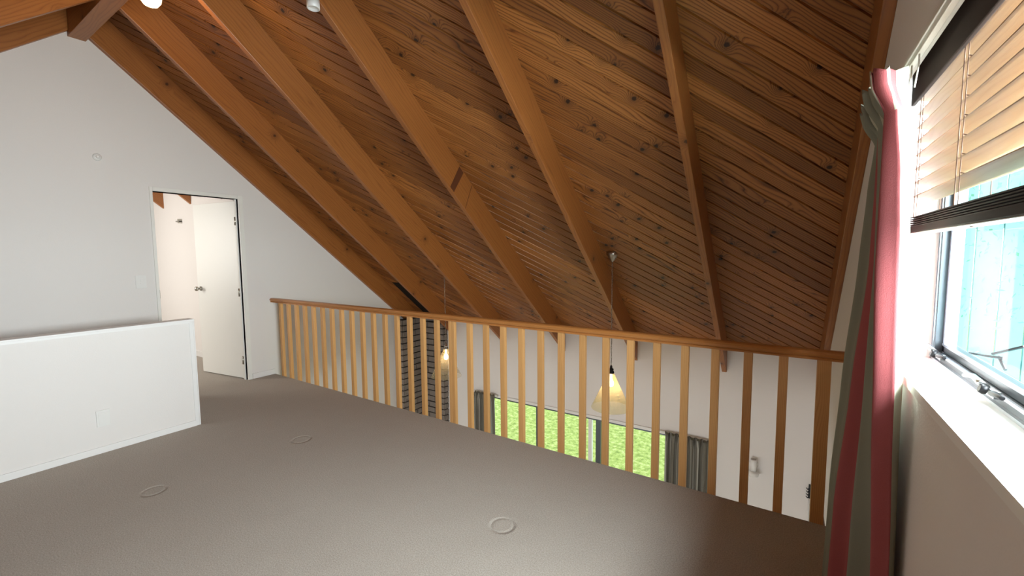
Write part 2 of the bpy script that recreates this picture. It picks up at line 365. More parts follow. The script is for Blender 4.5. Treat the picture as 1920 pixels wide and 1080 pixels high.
# ceiling: diagonal tongue-and-groove boards on both slopes
def boards(name, x0, x1, s0, s1, org, sdir, up_n, keepouts=None):
    """boards at 45 degrees in the plane org + x*X + s*sdir ; up_n points into the roof"""
    bm = bmesh.new(); uvl = bm.loops.layers.uv.new('UVMap'); W = .085; ch = .0055; dp = .011
    sdir = Vector(sdir).normalized(); n = Vector(up_n).normalized(); r2 = math.sqrt(.5)
    # along = (x+s)/sqrt2 ; across = (x-s)/sqrt2
    g0, g1 = (x0-s1)*r2, (x1-s0)*r2; a0, a1 = (x0+s0)*r2, (x1+s1)*r2
    k0, k1 = math.floor(g0/W), math.ceil(g1/W)
    def P(al, g, h): return Vector(org)+Vector((1, 0, 0))*((al+g)*r2)+sdir*((al-g)*r2)+n*h
    for k in range(k0, k1):
        ga, gb = k*W, (k+1)*W; off = random.random()*60; vo = (k-k0+400)*10+random.random()*.5
        # board end joints at staggered places
        prof = [(ga, dp), (ga+ch, 0), (gb-ch, 0), (gb, dp)]
        for (p, q) in zip(prof, prof[1:]):
            vs_ = [bm.verts.new(P(a0, p[0], p[1])), bm.verts.new(P(a1, p[0], p[1])), bm.verts.new(P(a1, q[0], q[1])), bm.verts.new(P(a0, q[0], q[1]))]
            f = bm.faces.new(vs_)
            for l, t in zip(f.loops, ((a0, p[0]), (a1, p[0]), (a1, q[0]), (a0, q[0]))): l[uvl].uv = (off+t[0], vo+t[1]-ga)
    O = Vector(org)
    for co, no in ((O+Vector((x0, 0, 0)), Vector((-1, 0, 0))), (O+Vector((x1, 0, 0)), Vector((1, 0, 0))), (O+sdir*s0, -sdir), (O+sdir*s1, sdir)):
        bmesh.ops.bisect_plane(bm, geom=bm.verts[:]+bm.edges[:]+bm.faces[:], plane_co=co, plane_no=no, clear_outer=True)
    # backing above the boards keeps the sky out
    q = [O+Vector((x, 0, 0))+sdir*s_+n*.03 for x, s_ in ((x0-.1, s0-.3), (x1+.15, s0-.3), (x1+.15, s1+.6), (x0-.1, s1+.6))]
    f = bm.faces.new([bm.verts.new(p) for p in q]); f.material_index = 0
    me = bpy.data.meshes.new(name); bm.to_mesh(me); bm.free(); me.materials.append(MT['board'])
    for p in me.polygons:
        pass
    o = bpy.data.objects.new(name, me); C.objects.link(o); return struct(o)
ZP = zc(YM+1e-6)                   # ceiling height at the ridge line
dF = Vector((0, 1, -S)).normalized(); nF = Vector((0, S, 1)).normalized()
dB = Vector((0, -1, -S)).normalized(); nB = Vector((0, -S, 1)).normalized()
zF = ZA+DEP*SL-S*(YM-YA)
boards('ceiling', XL, XR, 0, (YF-YM)*SL, (0, YM, zF), dF, nF)
boards('ceiling', XL, XR, 0, (YM-YB)*SL, (0, YM, zF), dB, nB)
b = MB(); b.prism([(YB-.1, zF-S*(YM-YB)+.0), (YM, zF+.10), (YF+.1, zF-S*(YF-YM)), (YF+.1, zF-S*(YF-YM)+.2), (YM, zF+.35), (YB-.1, zF-S*(YM-YB)+.2)], 0, XL-.1, XR+.15, 'black')
for v in b.bm.verts: v.co.z += .035
struct(b.build('roof_cover')).name = 'ceiling'

# hall room behind the open door
b = MB(); b.box((XD0, 2.48, -.02), (XL-.1, 2.58, 2.5), 'wall'); struct(b.build('wall_hall'))
b = MB(); b.box((XD0, 0, -.02), (XD0+.1, 2.48, 3.4), 'wall'); b.box((XD0, -.1, -.02), (XL-.1, 0, 3.4), 'wall'); struct(b.build('wall_hall'))
b = MB()
b.prism([(2.6, zc(2.6)), (YM, zc(YM+1e-6)), (-.1, zc(YM)-S*1.2), (-.1, zc(YM)-S*1.2+.05), (YM, zc(YM+1e-6)+.1), (2.6, zc(2.6)+.05)], 0, XD0, XL-.1, 'wall')
struct(b.build('ceiling_hall')).name = 'ceiling'
b = MB(); b.box((XD0+.1, 2.465, 0), (XL-.1, 2.48, .075), 'trimw'); struct(b.build('baseboard_hall'))

# skirtings
b = MB(); b.box((XL, YB, 0), (XL+.012, DY0-.05, .06), 'trimw'); b.box((XL, DY1+.05, 0), (XL+.012, YR-.002, .06), 'trimw'); struct(b.build('baseboard_left', bevel=.002))
b = MB(); b.box((XR-.012, YB, 0), (XR, YR, .06), 'trimw'); struct(b.build('baseboard_right', bevel=.002))
# low wall beside the stairs
HX, HY, HH = -4.021, 1.437, .876
b = MB(); b.box((HX-.10, -1.6, 0), (HX-.004, HY-.004, HH-.012), 'wall'); struct(b.build('wall_stair'))
b = MB(); b.box((HX-.104, -1.6, HH-.012), (HX+.004, HY+.002, HH), 'trimw'); b.box((HX-.104, HY-.006, 0), (HX+.004, HY+.002, HH-.012), 'trimw')
b.box((HX-.004, -1.6, HH-.030), (HX+.002, HY, HH-.012), 'trimw'); b.box((HX-.004, HY-.034, 0), (HX+.002, HY-.006, HH-.03), 'trimw')
struct(b.build('trim_1', bevel=.0015))
b = MB(); b.box((HX-.004, -1.6, 0), (HX+.007, HY-.030, .046), 'trimw'); struct(b.build('baseboard_stair', bevel=.0015))

# door in the white gable wall
b = MB()
b.box((XL-.1, DY0-.012, 0), (XL+.006, DY0+.0, DZ), 'doorw'); b.box((XL-.1, DY1, 0), (XL+.006, DY1+.014, DZ), 'doorw'); b.box((XL-.1, DY0-.012, DZ), (XL+.006, DY1+.014, DZ+.014), 'doorw')
b.box((XL, DY0-.026, 0), (XL+.014, DY0-.002, DZ+.038), 'doorw'); b.box((XL, DY1+.002, 0), (XL+.014, DY1+.046, DZ+.038), 'doorw'); b.box((XL, DY0-.002, DZ+.002), (XL+.014, DY1+.002, DZ+.038), 'doorw')
b.box((XL-.06, DY1-.012, 0), (XL-.03, DY1, DZ), 'doorw'); b.box((XL-.06, DY0, 0), (XL-.03, DY0+.010, DZ), 'doorw')
door = struct(b.build('door_1', bevel=.002))
hx, hy = -5.068, 2.266; ex, ey = -5.835, 2.150
dv = Vector((ex-hx, ey-hy, 0)); Ld = dv.length; du = dv.normalized(); dn = Vector((-du.y, du.x, 0))
def LP(a, t, z): p = Vector((hx, hy, 0))+du*a+dn*t; return Vector((p.x, p.y, z))
b = MB()
def slab(b, a0, a1, t0, t1, z0, z1, m):
    V = [b.bm.verts.new(LP(a, t, z)) for a in (a0, a1) for t in (t0, t1) for z in (z0, z1)]
    for idx in ((0, 1, 3, 2), (4, 6, 7, 5), (0, 4, 5, 1), (2, 3, 7, 6), (0, 2, 6, 4), (1, 5, 7, 3)):
        f = b.bm.faces.new([V[i] for i in idx]); f.material_index = b.mi(m)
slab(b, 0, Ld, -.035, 0, .012, 1.975, 'doorw')
leaf = b.build('door_leaf', door, bevel=.002)
b = MB(); pk = LP(Ld-.062, 0, 1.005); nn = dn
b.lathe([(.026, 0), (.026, .006), (.011, .010), (.010, .030), (.022, .036), (.027, .048), (.024, .060), (.008, .066)], pk, 'nickel', 20, nn)
b.lathe([(.026, 0), (.026, .006), (.011, .010), (.010, .030), (.022, .036), (.027, .048), (.024, .060), (.008, .066)], LP(Ld-.062, -.035, 1.005), 'nickel', 20, -nn)
o = b.build('door_handle', leaf, loc=(0, 0, 0)); o['label'] = 'round nickel door knob'
for z in (.22, .98, 1.76):
    b = MB(); b.box((-5.092, 2.258, z-.045), (-5.066, 2.268, z+.045), 'nickel'); b.tube([(-5.079, 2.256, z-.045), (-5.079, 2.256, z+.045)], .006, 'nickel')
    o = b.build('hinge', door, loc=(0, 0, 0))
b = MB(); b.box((XL-.055, DY0+.0005, .98), (XL-.028, DY0+.0125, 1.06), 'nickel'); b.build('strike_plate', door, loc=(0, 0, 0))

# ------------------------------------------------------------------ ridge beam and rafters
b = MB(); b.box((XL, 1.053, 3.185), (XR, YA, zF+.03), 'rafter', grain=0); ridge = b.build('ridge_beam', bevel=.003)
tag(ridge, 'horizontal stained ridge beam at the roof peak above the white door wall', 'beam')
RX = [XL, -4.256, -3.358, -2.428, -1.497, -.562, .260]
ORD = ['first stained pine rafter, flat against the white door wall', 'second rafter from the door wall, beside the black flue opening',
       'third rafter from the door wall, just right of the glowing globe lamp', 'fourth rafter from the door wall, with a dark scarf joint across its side',
       'fifth rafter from the door wall, passing left of the nickel canopy of the pendant', 'sixth rafter from the door wall, second from the window wall',
       'last dark rafter flat against the window wall behind the striped curtain']
def raf(x, ysign):
    b = MB(); wd = .045
    if ysign > 0:
        y0, y1 = YA, YF; poly = [(y0, ZA), (y1, ZA-S*(y1-YA)), (y1, ZA-S*(y1-YA)+DEP*SL+.004), (y0, ZA+DEP*SL+.004)]; g = (0, 1, -S)
    else:
        y0, y1 = 1.053, YB; poly = [(y0, ZA), (y1, ZA-S*(y0-y1)), (y1, ZA-S*(y0-y1)+DEP*SL+.004), (y0, ZA+DEP*SL+.004)]; g = (0, -1, -S)
    b.prism(poly, 0, x, x+wd, 'rafter', g)
    return b.build('rafter', bevel=.004)
for i, x in enumerate(RX):
    o = tag(raf(x, 1), ORD[i], 'rafter', 'rafters over the loft and stairwell void')
    if i == 3:
        b = MB(); xs = x+.045
        c0 = Vector((xs+.0006, 2.74, zu(2.74)+.03)); 
        def Q(t, h): y = 2.79+t; return Vector((xs+.0008, y, zu(y)+h))
        def quad(pts, m):
            PIECE[0] += 1; A = [b.bm.verts.new(p) for p in pts]; B2 = [b.bm.verts.new(p-Vector((.002, 0, 0))) for p in pts]
            for f in ([A, B2[::-1]]+[[A[k], B2[k], B2[(k+1) % len(A)], A[(k+1) % len(A)]] for k in range(len(A))]):
                ff = b.bm.faces.new(f); ff.material_index = b.mi(m)
        quad([Q(-.075, .008), Q(-.03, .008), Q(.10, .295), Q(.045, .295)], 'stain')
        quad([Q(.115, .008), Q(.119, .008), Q(.215, .295), Q(.210, .295)], 'stain')
        j = b.build('scarf_joint', o, loc=(0, 0, 0)); j['label'] = 'dark stained joint band'
for i, x in enumerate(RX):
    if i == 0: tag(raf(x, -1), 'stained rafter against the door wall on the far side of the ridge beam', 'rafter', 'rafters on the other roof slope')
    else: tag(raf(x, -1), 'stained rafter on the far roof slope beyond the ridge beam, '+['', 'second', 'third', 'fourth', 'fifth', 'sixth', 'seventh'][i]+' from the door wall', 'rafter', 'rafters on the other roof slope')
for k, x in enumerate((-5.9, -6.81, -7.745, -8.67)):
    b = MB(); y1 = 2.48
    b.prism([(YA, ZA), (y1, zu(y1)-.045), (y1, zc(y1)), (YA, ZA+DEP*SL)], 0, x, x+.045, 'rafter', (0, 1, -S)); o = b.build('rafter', bevel=.003)
    tag(o, ['rafter in the room beyond the door, hidden just above the door head', 'brown rafter end seen through the doorway, nearer of the two', 'brown rafter end seen through the doorway, farther of the two at its left corner', 'rafter at the far end of the room beyond the door'][k], 'rafter', 'rafter ends in the room beyond the door')
# dark of the flue opening between the first two rafters, as a black sheet
b = MB(); n3 = nF
def CP(x, y, h=0.): return Vector((x, y, zc(y)))+nF*h
A = [CP(-4.85, 4.22, -.003), CP(-4.262, 4.22, -.003), CP(-4.262, YF, -.003), CP(-4.85, YF, -.003)]
B2 = [p+nF*.004 for p in A]; VA = [b.bm.verts.new(p) for p in A]; VB = [b.bm.verts.new(p) for p in B2]
for f in ([VA, VB[::-1]]+[[VA[k], VB[k], VB[(k+1) % 4], VA[(k+1) % 4]] for k in range(4)]):
    ff = b.bm.faces.new(f); ff.material_index = b.mi('black')
tag(b.build('flue_opening_dark'), 'black sheet standing in for the dark flue opening above the brick chimney', 'panel')

# ------------------------------------------------------------------ chimney of dark bricks
def brickwall(b, p0, ex, L, z0, z1, nrm, off=0):
    """running bond of real bricks: p0 start, ex unit vector, nrm outward"""
    p0 = Vector(p0); ex = Vector(ex); nrm = Vector(nrm); H = .0905; BL = .245; k = 0; z = z1
    while z > z0:
        zb = max(z-H+.016, z0); a = -(BL/2 if k % 2 else 0)-off
        while a < L:
            s0, s1 = max(a, 0)+.004, min(a+BL-.010, L)
            if s1-s0 > .02:
                t = .018+random.random()*.006
                P = [p0+ex*s+nrm*d for s, d in ((s0, 0), (s1, 0), (s1, t), (s0, t))]
                lo = [b.bm.verts.new((p.x, p.y, zb)) for p in P]; hi = [b.bm.verts.new((p.x, p.y, z)) for p in P]
                for f in ([lo[::-1], hi]+[[lo[i], lo[(i+1) % 4], hi[(i+1) % 4], hi[i]] for i in range(4)]):
                    ff = b.bm.faces.new(f); ff.material_index = b.mi('brick')
            a += BL
        z -= H; k += 1
b = MB()
b.box((XL, 4.40, ZG), (-4.862, 4.84, .03), 'mortar'); b.box((XL, 4.80, ZG), (-4.412, YF, .03), 'mortar'); b.box((-4.979, 4.40, .03), (-4.862, 4.84, .395), 'mortar'); b.box((-4.979, 4.80, .03), (-4.412, YF, .33), 'mortar')
brickwall(b, (-4.862, 4.40, 0), (0, 1, 0), .40, ZG, .395, (1, 0, 0))
brickwall(b, (-5.02, 4.40, 0), (1, 0, 0), .17, ZG, .03, (0, -1, 0), .05)
brickwall(b, (-4.978, 4.40, 0), (1, 0, 0), .115, .04, .395, (0, -1, 0), .05)
brickwall(b, (-4.86, 4.80, 0), (1, 0, 0), .46, ZG, .33, (0, -1, 0), .1)
brickwall(b, (-4.412, 4.80, 0), (0, 1, 0), YF-4.802, ZG, .33, (1, 0, 0), .12)
tag(b.build('brick_chimney', loc=(-4.7, 4.8, ZG)), 'charcoal brick chimney in the far corner behind the left balustrade', 'chimney')

# ------------------------------------------------------------------ garden doors, lawn
win = MB(); fy0, fy1 = YF+.02, YF+.075
win.box((GX0, fy0, GZ-.03), (GX1, fy1, GZ), 'alu'); win.box((GX0, fy0, ZG), (GX0+.05, fy1, GZ), 'alu'); win.box((GX1-.05, fy0, ZG), (GX1, fy1, GZ), 'alu'); win.box((GX0, fy0, ZG), (GX1, fy1, ZG+.06), 'alu')
w2 = struct(win.build('window_2'))
for x0, x1 in ((FX(-2.885), FX(-2.835)), (FX(-2.005), FX(-1.94))):
    b = MB(); b.box((x0, fy0, ZG+.06), (x1, fy1, GZ-.03), 'alu'); b.build('mullion', w2, loc=(0, 0, 0))
b = MB(); b.box((FX(-2.11), fy0+.01, ZG+.06), (FX(-2.065), fy1, GZ-.03), 'trimw'); b.box((FX(-3.66), fy0+.01, ZG+.06), (FX(-3.63), fy1, GZ-.03), 'alul'); b.build('sash_stile', w2, loc=(0, 0, 0))
b = MB(); b.box((GX0+.05, YF+.045, ZG+.06), (GX1-.05, YF+.049, GZ-.03), 'pane'); b.build('pane', w2, loc=(0, 0, 0))
b = MB(); b.box((GX0-.04, YF-.012, GZ), (GX1+.04, YF, GZ+.035), 'trimw'); struct(b.build('trim_2'))
b = MB(); b.box((-25, YF+.1, ZG-.35), (12, 45, ZG-.3), 'lawn'); l = b.build('lawn'); tag(l, 'bright green mown lawn outside the sliding glass doors', 'lawn'); l['kind'] = 'stuff'

# lower curtains with gathered headings
def gather(name, x0, x1, ztop, label):
    e = thing(name, label, 'curtain', ((x0+x1)/2, YF-.075, ZG), 'striped curtains at the garden doors')
    b = MB(); nf = max(4, int((x1-x0)/.062)); M_ = nf*8; rows = [ztop, ztop-.03, ztop-.075, ztop-.10, ztop-.3, ztop-1.0, ZG+.01]; grid = []
    for j, z in enumerate(rows):
        amp = [.030, .030, .022, .012, .022, .03, .034][j]; r = []
        for i in range(M_+1):
            t = i/M_; ph = t*nf*2*math.pi
            r.append(b.bm.verts.new((x0+(x1-x0)*t+.008*math.sin(ph*2+j*.4), YF-.075+amp*math.cos(ph+.3*math.sin(j*1.3+t*9)), z+(.006*math.cos(ph) if j == 0 else 0))))
        grid.append(r)
    for j in range(len(rows)-1):
        for i in range(M_):
            f = b.bm.faces.new((grid[j][i], grid[j][i+1], grid[j+1][i+1], grid[j+1][i])); f.smooth = True; f.material_index = b.mi('stripe')
            for l, (ii, jj) in zip(f.loops, ((i, j), (i+1, j), (i+1, j+1), (i, j+1))): l[b.uv].uv = (ii/M_*(x1-x0)*2.2, rows[jj])
    b.build('curtain_cloth', e, solid=.003)
    return e
gather('curtain', FX(-3.90), FX(-3.545), FZ(-.665), 'gathered grey striped curtain left of the garden doors')
gather('curtain', FX(-1.135), FX(-.672), FZ(-.668), 'gathered grey striped curtain right of the garden doors')
for x0, x1, lab in ((-3.93, -3.5, 'thin white rail carrying the left garden door curtain'), (-1.2, -.65, 'thin white rail carrying the right garden door curtain')):
    b = MB(); b.box((FX(x0), YF-.035, FZ(-.70)), (FX(x1), YF, FZ(-.675)), 'track'); tag(b.build('curtain_rail'), lab, 'rail')

# ------------------------------------------------------------------ balustrades
def rail(b, x0, x1):
    prof = [(-.026, .845), (-.026, .852), (-.021, .857), (-.030, .864), (-.034, .876), (-.028, .887), (-.014, .893), (.014, .893), (.028, .887), (.034, .876), (.030, .864), (.021, .857), (.026, .852), (.026, .845)]
    b.prism([(YR+.016+y, z) for y, z in prof], 0, x0, x1, 'rail', (1, 0, 0))
def balustrade(label, x0, x1, lefts):
    e = thing('balustrade', label, 'railing', ((x0+x1)/2, YR+.016, 0), 'pine balustrades along the loft edge')
    b = MB(); rail(b, x0, x1); h = b.build('handrail', e); h['label'] = 'darker varnished moulded handrail'
    for f in h.data.polygons: f.use_smooth = False
    for x, wd in lefts:
        b = MB(); b.box((x, YR+.001, -.22), (x+wd, YR+.033, .846), 'baluster', grain=2); b.build('baluster', e, bevel=.003)
    return e
balustrade('left pine balustrade section running to the white door wall, nearer the brick chimney', XL+.001, -2.277, [(-4.872+.1604*i, .042) for i in range(16)]+[(-2.306, .029)])
balustrade('right pine balustrade section running from the joint to the window wall curtain', -2.276, .245, [(-2.276, .031)]+[(-2.117+.1604*i, .042) for i in range(14)]+[(.130, .058)])
b = MB(); b.box((XL, YR, -.25), (XR, YR+.001, -.005), 'trimw'); struct(b.build('trim_3'))

# ------------------------------------------------------------------ main window, blind, curtain
fx0, fx1 = .415, .455
b = MB()
b.box((XR-.012, WY0, WZ0-.024), (fx1+.01, WY1, WZ0), 'trimw')          # sill board
b.box((XR, WY1-.004, WZ0), (fx0+.03, WY1, WZ1), 'trimw'); b.box((XR, WY0, WZ1-.004), (fx0+.03, WY1, WZ1), 'trimw'); b.box((XR, WY0, WZ0), (fx0+.03, WY0+.004, WZ1), 'trimw')
w1 = struct(b.build('window_1'))
b = MB(); yl = WY1-.004
b.box((fx0+.008, WY0, WZ0), (fx1, yl, WZ0+.030), 'alu'); b.box((fx0, WY0, WZ0), (fx0+.008, yl, WZ0+.008), 'alul'); b.box((fx0+.006, WY0, WZ0+.024), (fx0+.012, yl, WZ0+.032), 'alul')
b.box((fx0+.004, yl-.034, WZ0), (fx1, yl, WZ1-.004), 'alu'); b.box((fx0, yl-.012, WZ0), (fx0+.006, yl-.006, WZ1-.004), 'alul'); b.box((fx0, yl-.026, WZ0), (fx0+.006, yl-.022, WZ1-.004), 'alul')
b.box((fx0, WY0, WZ1-.034), (fx1, yl, WZ1-.004), 'alu'); b.box((fx0, WY0, WZ0), (fx1, WY0+.034, WZ1-.004), 'alu'); b.box((fx0, .55, WZ0), (fx1, .60, WZ1-.004), 'alu')
b.build('window_frame', w1, loc=(0, 0, 0))
b = MB()
b.box((fx0+.022, .60, WZ0+.032), (fx1+.012, yl-.036, WZ0+.056), 'alu'); b.box((fx0+.020, .60, WZ0+.052), (fx0+.028, yl-.036, WZ0+.060), 'alul')
b.box((fx0+.022, yl-.052, WZ0+.03), (fx1+.012, yl-.036, WZ1-.03), 'alub'); b.build('sash_frame', w1, loc=(0, 0, 0))
b = MB(); b.box((fx1-.004, WY0, WZ0+.05), (fx1, yl-.05, WZ1-.03), 'pane'); b.build('pane', w1, loc=(0, 0, 0))
# chrome casement fasteners and stay
def fastener(y, kind):
    b = MB(); x = fx0-.002; z = WZ0+.030
    b.box((x-.002, y-.032, z-.012), (x+.012, y+.032, z+.006), 'chrome')
    b.tube([(x, y+.012, z+.004), (x-.016, y+.004, z+.018), (x-.020, y+.03, z+.026), (x-.020, y+.095, z+.012)], [.007, .008, .0065, .005], 'chrome', 10)
    b.lathe([(.010, 0), (.012, .006), (.009, .014)], (x-.004, y, z), 'blackm', 14, (-1, 0, .3))
    b.tube([(x+.004, y-.03, z), (x-.012, y-.058, z+.008), (x-.008, y-.105, z+.010)], [.006, .0065, .005], 'blackm', 10)
    return b.build('window_latch', w1, loc=(0, 0, 0), bevel=.001)
fastener(1.90, 0); fastener(1.47, 1)
b = MB(); b.tube([(fx1+.03, 1.90, WZ0+.045), (fx1+.055, 1.84, WZ0+.05), (fx1+.075, 1.80, WZ0+.055)], .004, 'blackm'); b.tube([(fx1+.06, 1.83, WZ0+.06), (fx1+.10, 1.76, WZ0+.10)], .004, 'blackm'); b.tube([(fx1+.07, 1.82, WZ0+.055), (fx1+.074, 1.78, WZ0+.025)], .004, 'blackm'); b.build('window_stay', w1, loc=(0, 0, 0))

bl = thing('venetian_blind', 'tan wooden venetian blind half raised in the side window, with dark headrail', 'blind', (.355, .6, 2.0))
BY0, BY1 = WY0+.03, 1.975
b = MB(); b.box((.322, BY0, 1.868), (.334, BY1+.012, 1.998), 'blind_dark'); b.build('valance', bl, bevel=.003)['label'] = 'dark brown valance board'
b = MB(); b.box((.336, BY0, 1.945), (.386, BY1, 1.995), 'blind_dark'); b.build('headrail', bl)
slat_w, tilt = .050, math.radians(-22); z = 1.872
xc = .362; k = 0
while z > 1.535:
    b = MB(); n = 6; PIECE[0] += 1; v0 = PIECE[0]*10; u0 = random.random()*30; top = []; bot = []
    for i in range(n+1):
        t = i/n-.5; xx = xc+t*slat_w*math.cos(tilt); zz = z+t*slat_w*math.sin(tilt)+.0025*(1-4*t*t)
        top.append((b.bm.verts.new((xx, BY0, zz+.0014)), b.bm.verts.new((xx, BY1, zz+.0014)))); bot.append((b.bm.verts.new((xx, BY0, zz-.0014)), b.bm.verts.new((xx, BY1, zz-.0014))))
    for i in range(n):
        for A_ in (top, bot):
            f = b.bm.faces.new((A_[i][0], A_[i+1][0], A_[i+1][1], A_[i][1])); f.material_index = b.mi('slat'); f.smooth = True
            for l, uvp in zip(f.loops, ((0, i), (0, i+1), (BY1-BY0, i+1), (BY1-BY0, i))): l[b.uv].uv = (u0+uvp[0], v0+uvp[1]*slat_w/n)
    for e_ in (0, n):
        f = b.bm.faces.new((top[e_][0], top[e_][1], bot[e_][1], bot[e_][0])); f.material_index = b.mi('slat')
    for e_ in (0, 1):
        f = b.bm.faces.new([t_[e_] for t_ in top]+[t_[e_] for t_ in bot[::-1]]); f.material_index = b.mi('slat')
    b.build('slat', bl); z -= .0455; k += 1
b = MB()
for j in range(5):
    zz = 1.4655+j*.0062; b.box((xc-.026+.001*(j % 2), BY0, zz), (xc+.025, BY1, zz+.0036), 'blind_dark')
b.build('stacked_slats', bl, bevel=.001)['label'] = 'stack of gathered slats, backlit shade put in as dark colour'
b = MB(); b.box((xc-.027, BY0, 1.440), (xc+.027, BY1, 1.4645), 'blind_dark'); b.build('bottom_rail', bl, bevel=.004)
b = MB(); b.box((xc-.026, BY0+.001, 1.4385), (xc+.026, BY1-.001, 1.4405), 'blind_under'); b.build('rail_underside', bl)['label'] = 'underside of the bottom rail, sill bounce light put in as pale colour'
for y in (1.885, 1.47, 1.02, .4, -.2):
    b = MB(); xf, xb = xc-.027, xc+.027
    b.tube([(xf, y, 1.95), (xf, y, 1.49)], .0011, 'cord', 6); b.tube([(xb, y, 1.95), (xb, y, 1.49)], .0011, 'cord', 6); b.tube([(xf-.002, y+.02, 1.87), (xf-.003, y+.018, 1.49)], .0013, 'cord', 6)
    zz = 1.882
    while zz > 1.535:
        b.tube([(xf, y, zz-slat_w/2*math.sin(tilt)-.0045), (xb, y, zz+slat_w/2*math.sin(tilt)-.0045)], .0013, 'cord', 5); zz -= .0455
    b.build('ladder_cord', bl)
    b = MB(); b.lathe([(.004, 0), (.003, .002)], (xc, y, 1.4365), 'cord', 10); b.build('cord_button', bl)
# white curtain track above the window
b = MB(); b.box((.276, -.25, 1.930), (.292, 1.92, 1.956), 'track'); b.box((.271, -.25, 1.946), (.276, 1.92, 1.960), 'track'); b.box((.292, -.25, 1.936), (.304, 1.92, 1.972), 'track')
tag(b.build('curtain_track', bevel=.002), 'white horizontal curtain track over the side window', 'track')

# long striped curtain beside the window
LV = [(1.882, [0.262, 0.228, 0.196, 0.205, 0.218, 0.215, 0.242, 0.225, 0.248]),
      (1.835, [0.258, 0.222, 0.190, 0.202, 0.218, 0.215, 0.242, 0.225, 0.252]),
      (1.765, [0.262, 0.227, 0.203, 0.217, 0.232, 0.234, 0.247, 0.242, 0.259]),
      (1.6, [0.272, 0.240, 0.203, 0.223, 0.238, 0.233, 0.247, 0.229, 0.250]),
      (1.33, [0.282, 0.250, 0.203, 0.227, 0.242, 0.229, 0.245, 0.216, 0.238]),
      (0.9, [0.282, 0.258, 0.218, 0.219, 0.235, 0.198, 0.242, 0.187, 0.206]),
      (0.45, [0.290, 0.272, 0.237, 0.204, 0.249, 0.169, 0.212, 0.165, 0.176]),
      (0.015, [0.296, 0.282, 0.250, 0.196, 0.261, 0.162, 0.203, 0.155, 0.166])]
YS = [1.625, 1.57, 1.6, 1.78, 1.74, 1.93, 1.89, 2.06, 2.02]
# order along the cloth: cream | red | return | wedge | return | deep red | return | green
cu = thing('curtain', 'long red, cream and sage striped curtain hanging left of the side window', 'curtain', (.25, 1.95, 0))
def cloth_rows():
    rows = []
    for z, xs in LV:
        p = []
        def add(x, y, m): p.append((x, y, m))
        add(xs[0], YS[0], 'curtain_cream'); add(xs[1], YS[1], 'curtain_red'); add(xs[2], YS[2], 'curtain_red'); add(min(.292, xs[4]+.035), 1.68, 'curtain_green')
        add(xs[4], YS[4], 'curtain_green'); add(xs[3], YS[3], 'curtain_cream'); add(min(.294, xs[6]+.03), 1.85, 'curtain_red')
        add(xs[6], YS[6], 'curtain_red'); add(xs[5], YS[5], 'curtain_red'); add(min(.295, xs[8]+.02), 1.98, 'curtain_green')
        add(xs[8], YS[8], 'curtain_green'); add(xs[7], YS[7], 'curtain_green'); add(min(.297, xs[7]+.05), 2.10, 'curtain_green')
        rows.append((z, p))
    return rows
rows = cloth_rows(); SUB = 6
b = MB(); G = []
HEAD = ['curtain_cream']*3+['curtain_red']+['curtain_cream']*3+['curtain_red']*5+['curtain_cream']*4+['curtain_green']*8+['curtain_cream']*3+['curtain_green']*5+['curtain_cream']*3+['curtain_red']*8+['curtain_cream']*3+['curtain_green']*20
zs = []
for ri in range(len(rows)-1):
    n = 5
    for k in range(n): zs.append((ri, k/n))
zs.append((len(rows)-2, 1.0))
def prof_at(ri, t):
    z = rows[ri][0]*(1-t)+rows[ri+1][0]*t; tt = t*t*(3-2*t)*.5+t*.5
    return z, [((a[0]*(1-tt)+c[0]*tt), a[1], a[2]) for a, c in zip(rows[ri][1], rows[ri+1][1])]
for ri, t in zs:
    z, P = prof_at(ri, t); r = []; hd = max(0, min(1, (z-1.765)/.115)); hp = min(1, hd*2.5)
    for i in range(len(P)-1):
        for s_ in range(SUB):
            q = s_/SUB
            # bulge so folds are rounded
            x = P[i][0]+(P[i+1][0]-P[i][0])*(q*q*(3-2*q)*.6+q*.4); y = P[i][1]+(P[i+1][1]-P[i][1])*q
            idx = i*SUB+s_; x += .007*hp*math.sin(idx*1.25)+.0022*(1-hp)*math.sin(idx*.9+z*2.2)-.030*hd*min(1, .3+idx/9); y += .008*hp*math.cos(idx*1.25)
            r.append((min(x, .298 if z < 1.73 else .272), y, P[i][2], P[i][2]))
    r.append((P[-1][0], P[-1][1], P[-1][2], 0)); G.append((z, r))
V = [[b.bm.verts.new((p[0], p[1], z+(.008*math.sin(i*1.57) if j == 0 else 0))) for i, p in enumerate(r)] for j, (z, r) in enumerate(G)]
for j in range(len(V)-1):
    for i in range(len(V[0])-1):
        f = b.bm.faces.new((V[j][i], V[j][i+1], V[j+1][i+1], V[j+1][i])); f.smooth = True
        m = G[j][1][i][2]
        if G[j][0] > 1.775: m = HEAD[min(i, len(HEAD)-1)]
        f.material_index = b.mi(m)
b.build('curtain_cloth', cu, solid=.0025)
for y in (1.66, 1.75, 1.84, 1.90):
    b = MB(); b.tube([(.274, y, 1.84), (.280, y, 1.90), (.280, y, 1.929)], .002, 'track', 6); b.build('curtain_hook', cu)

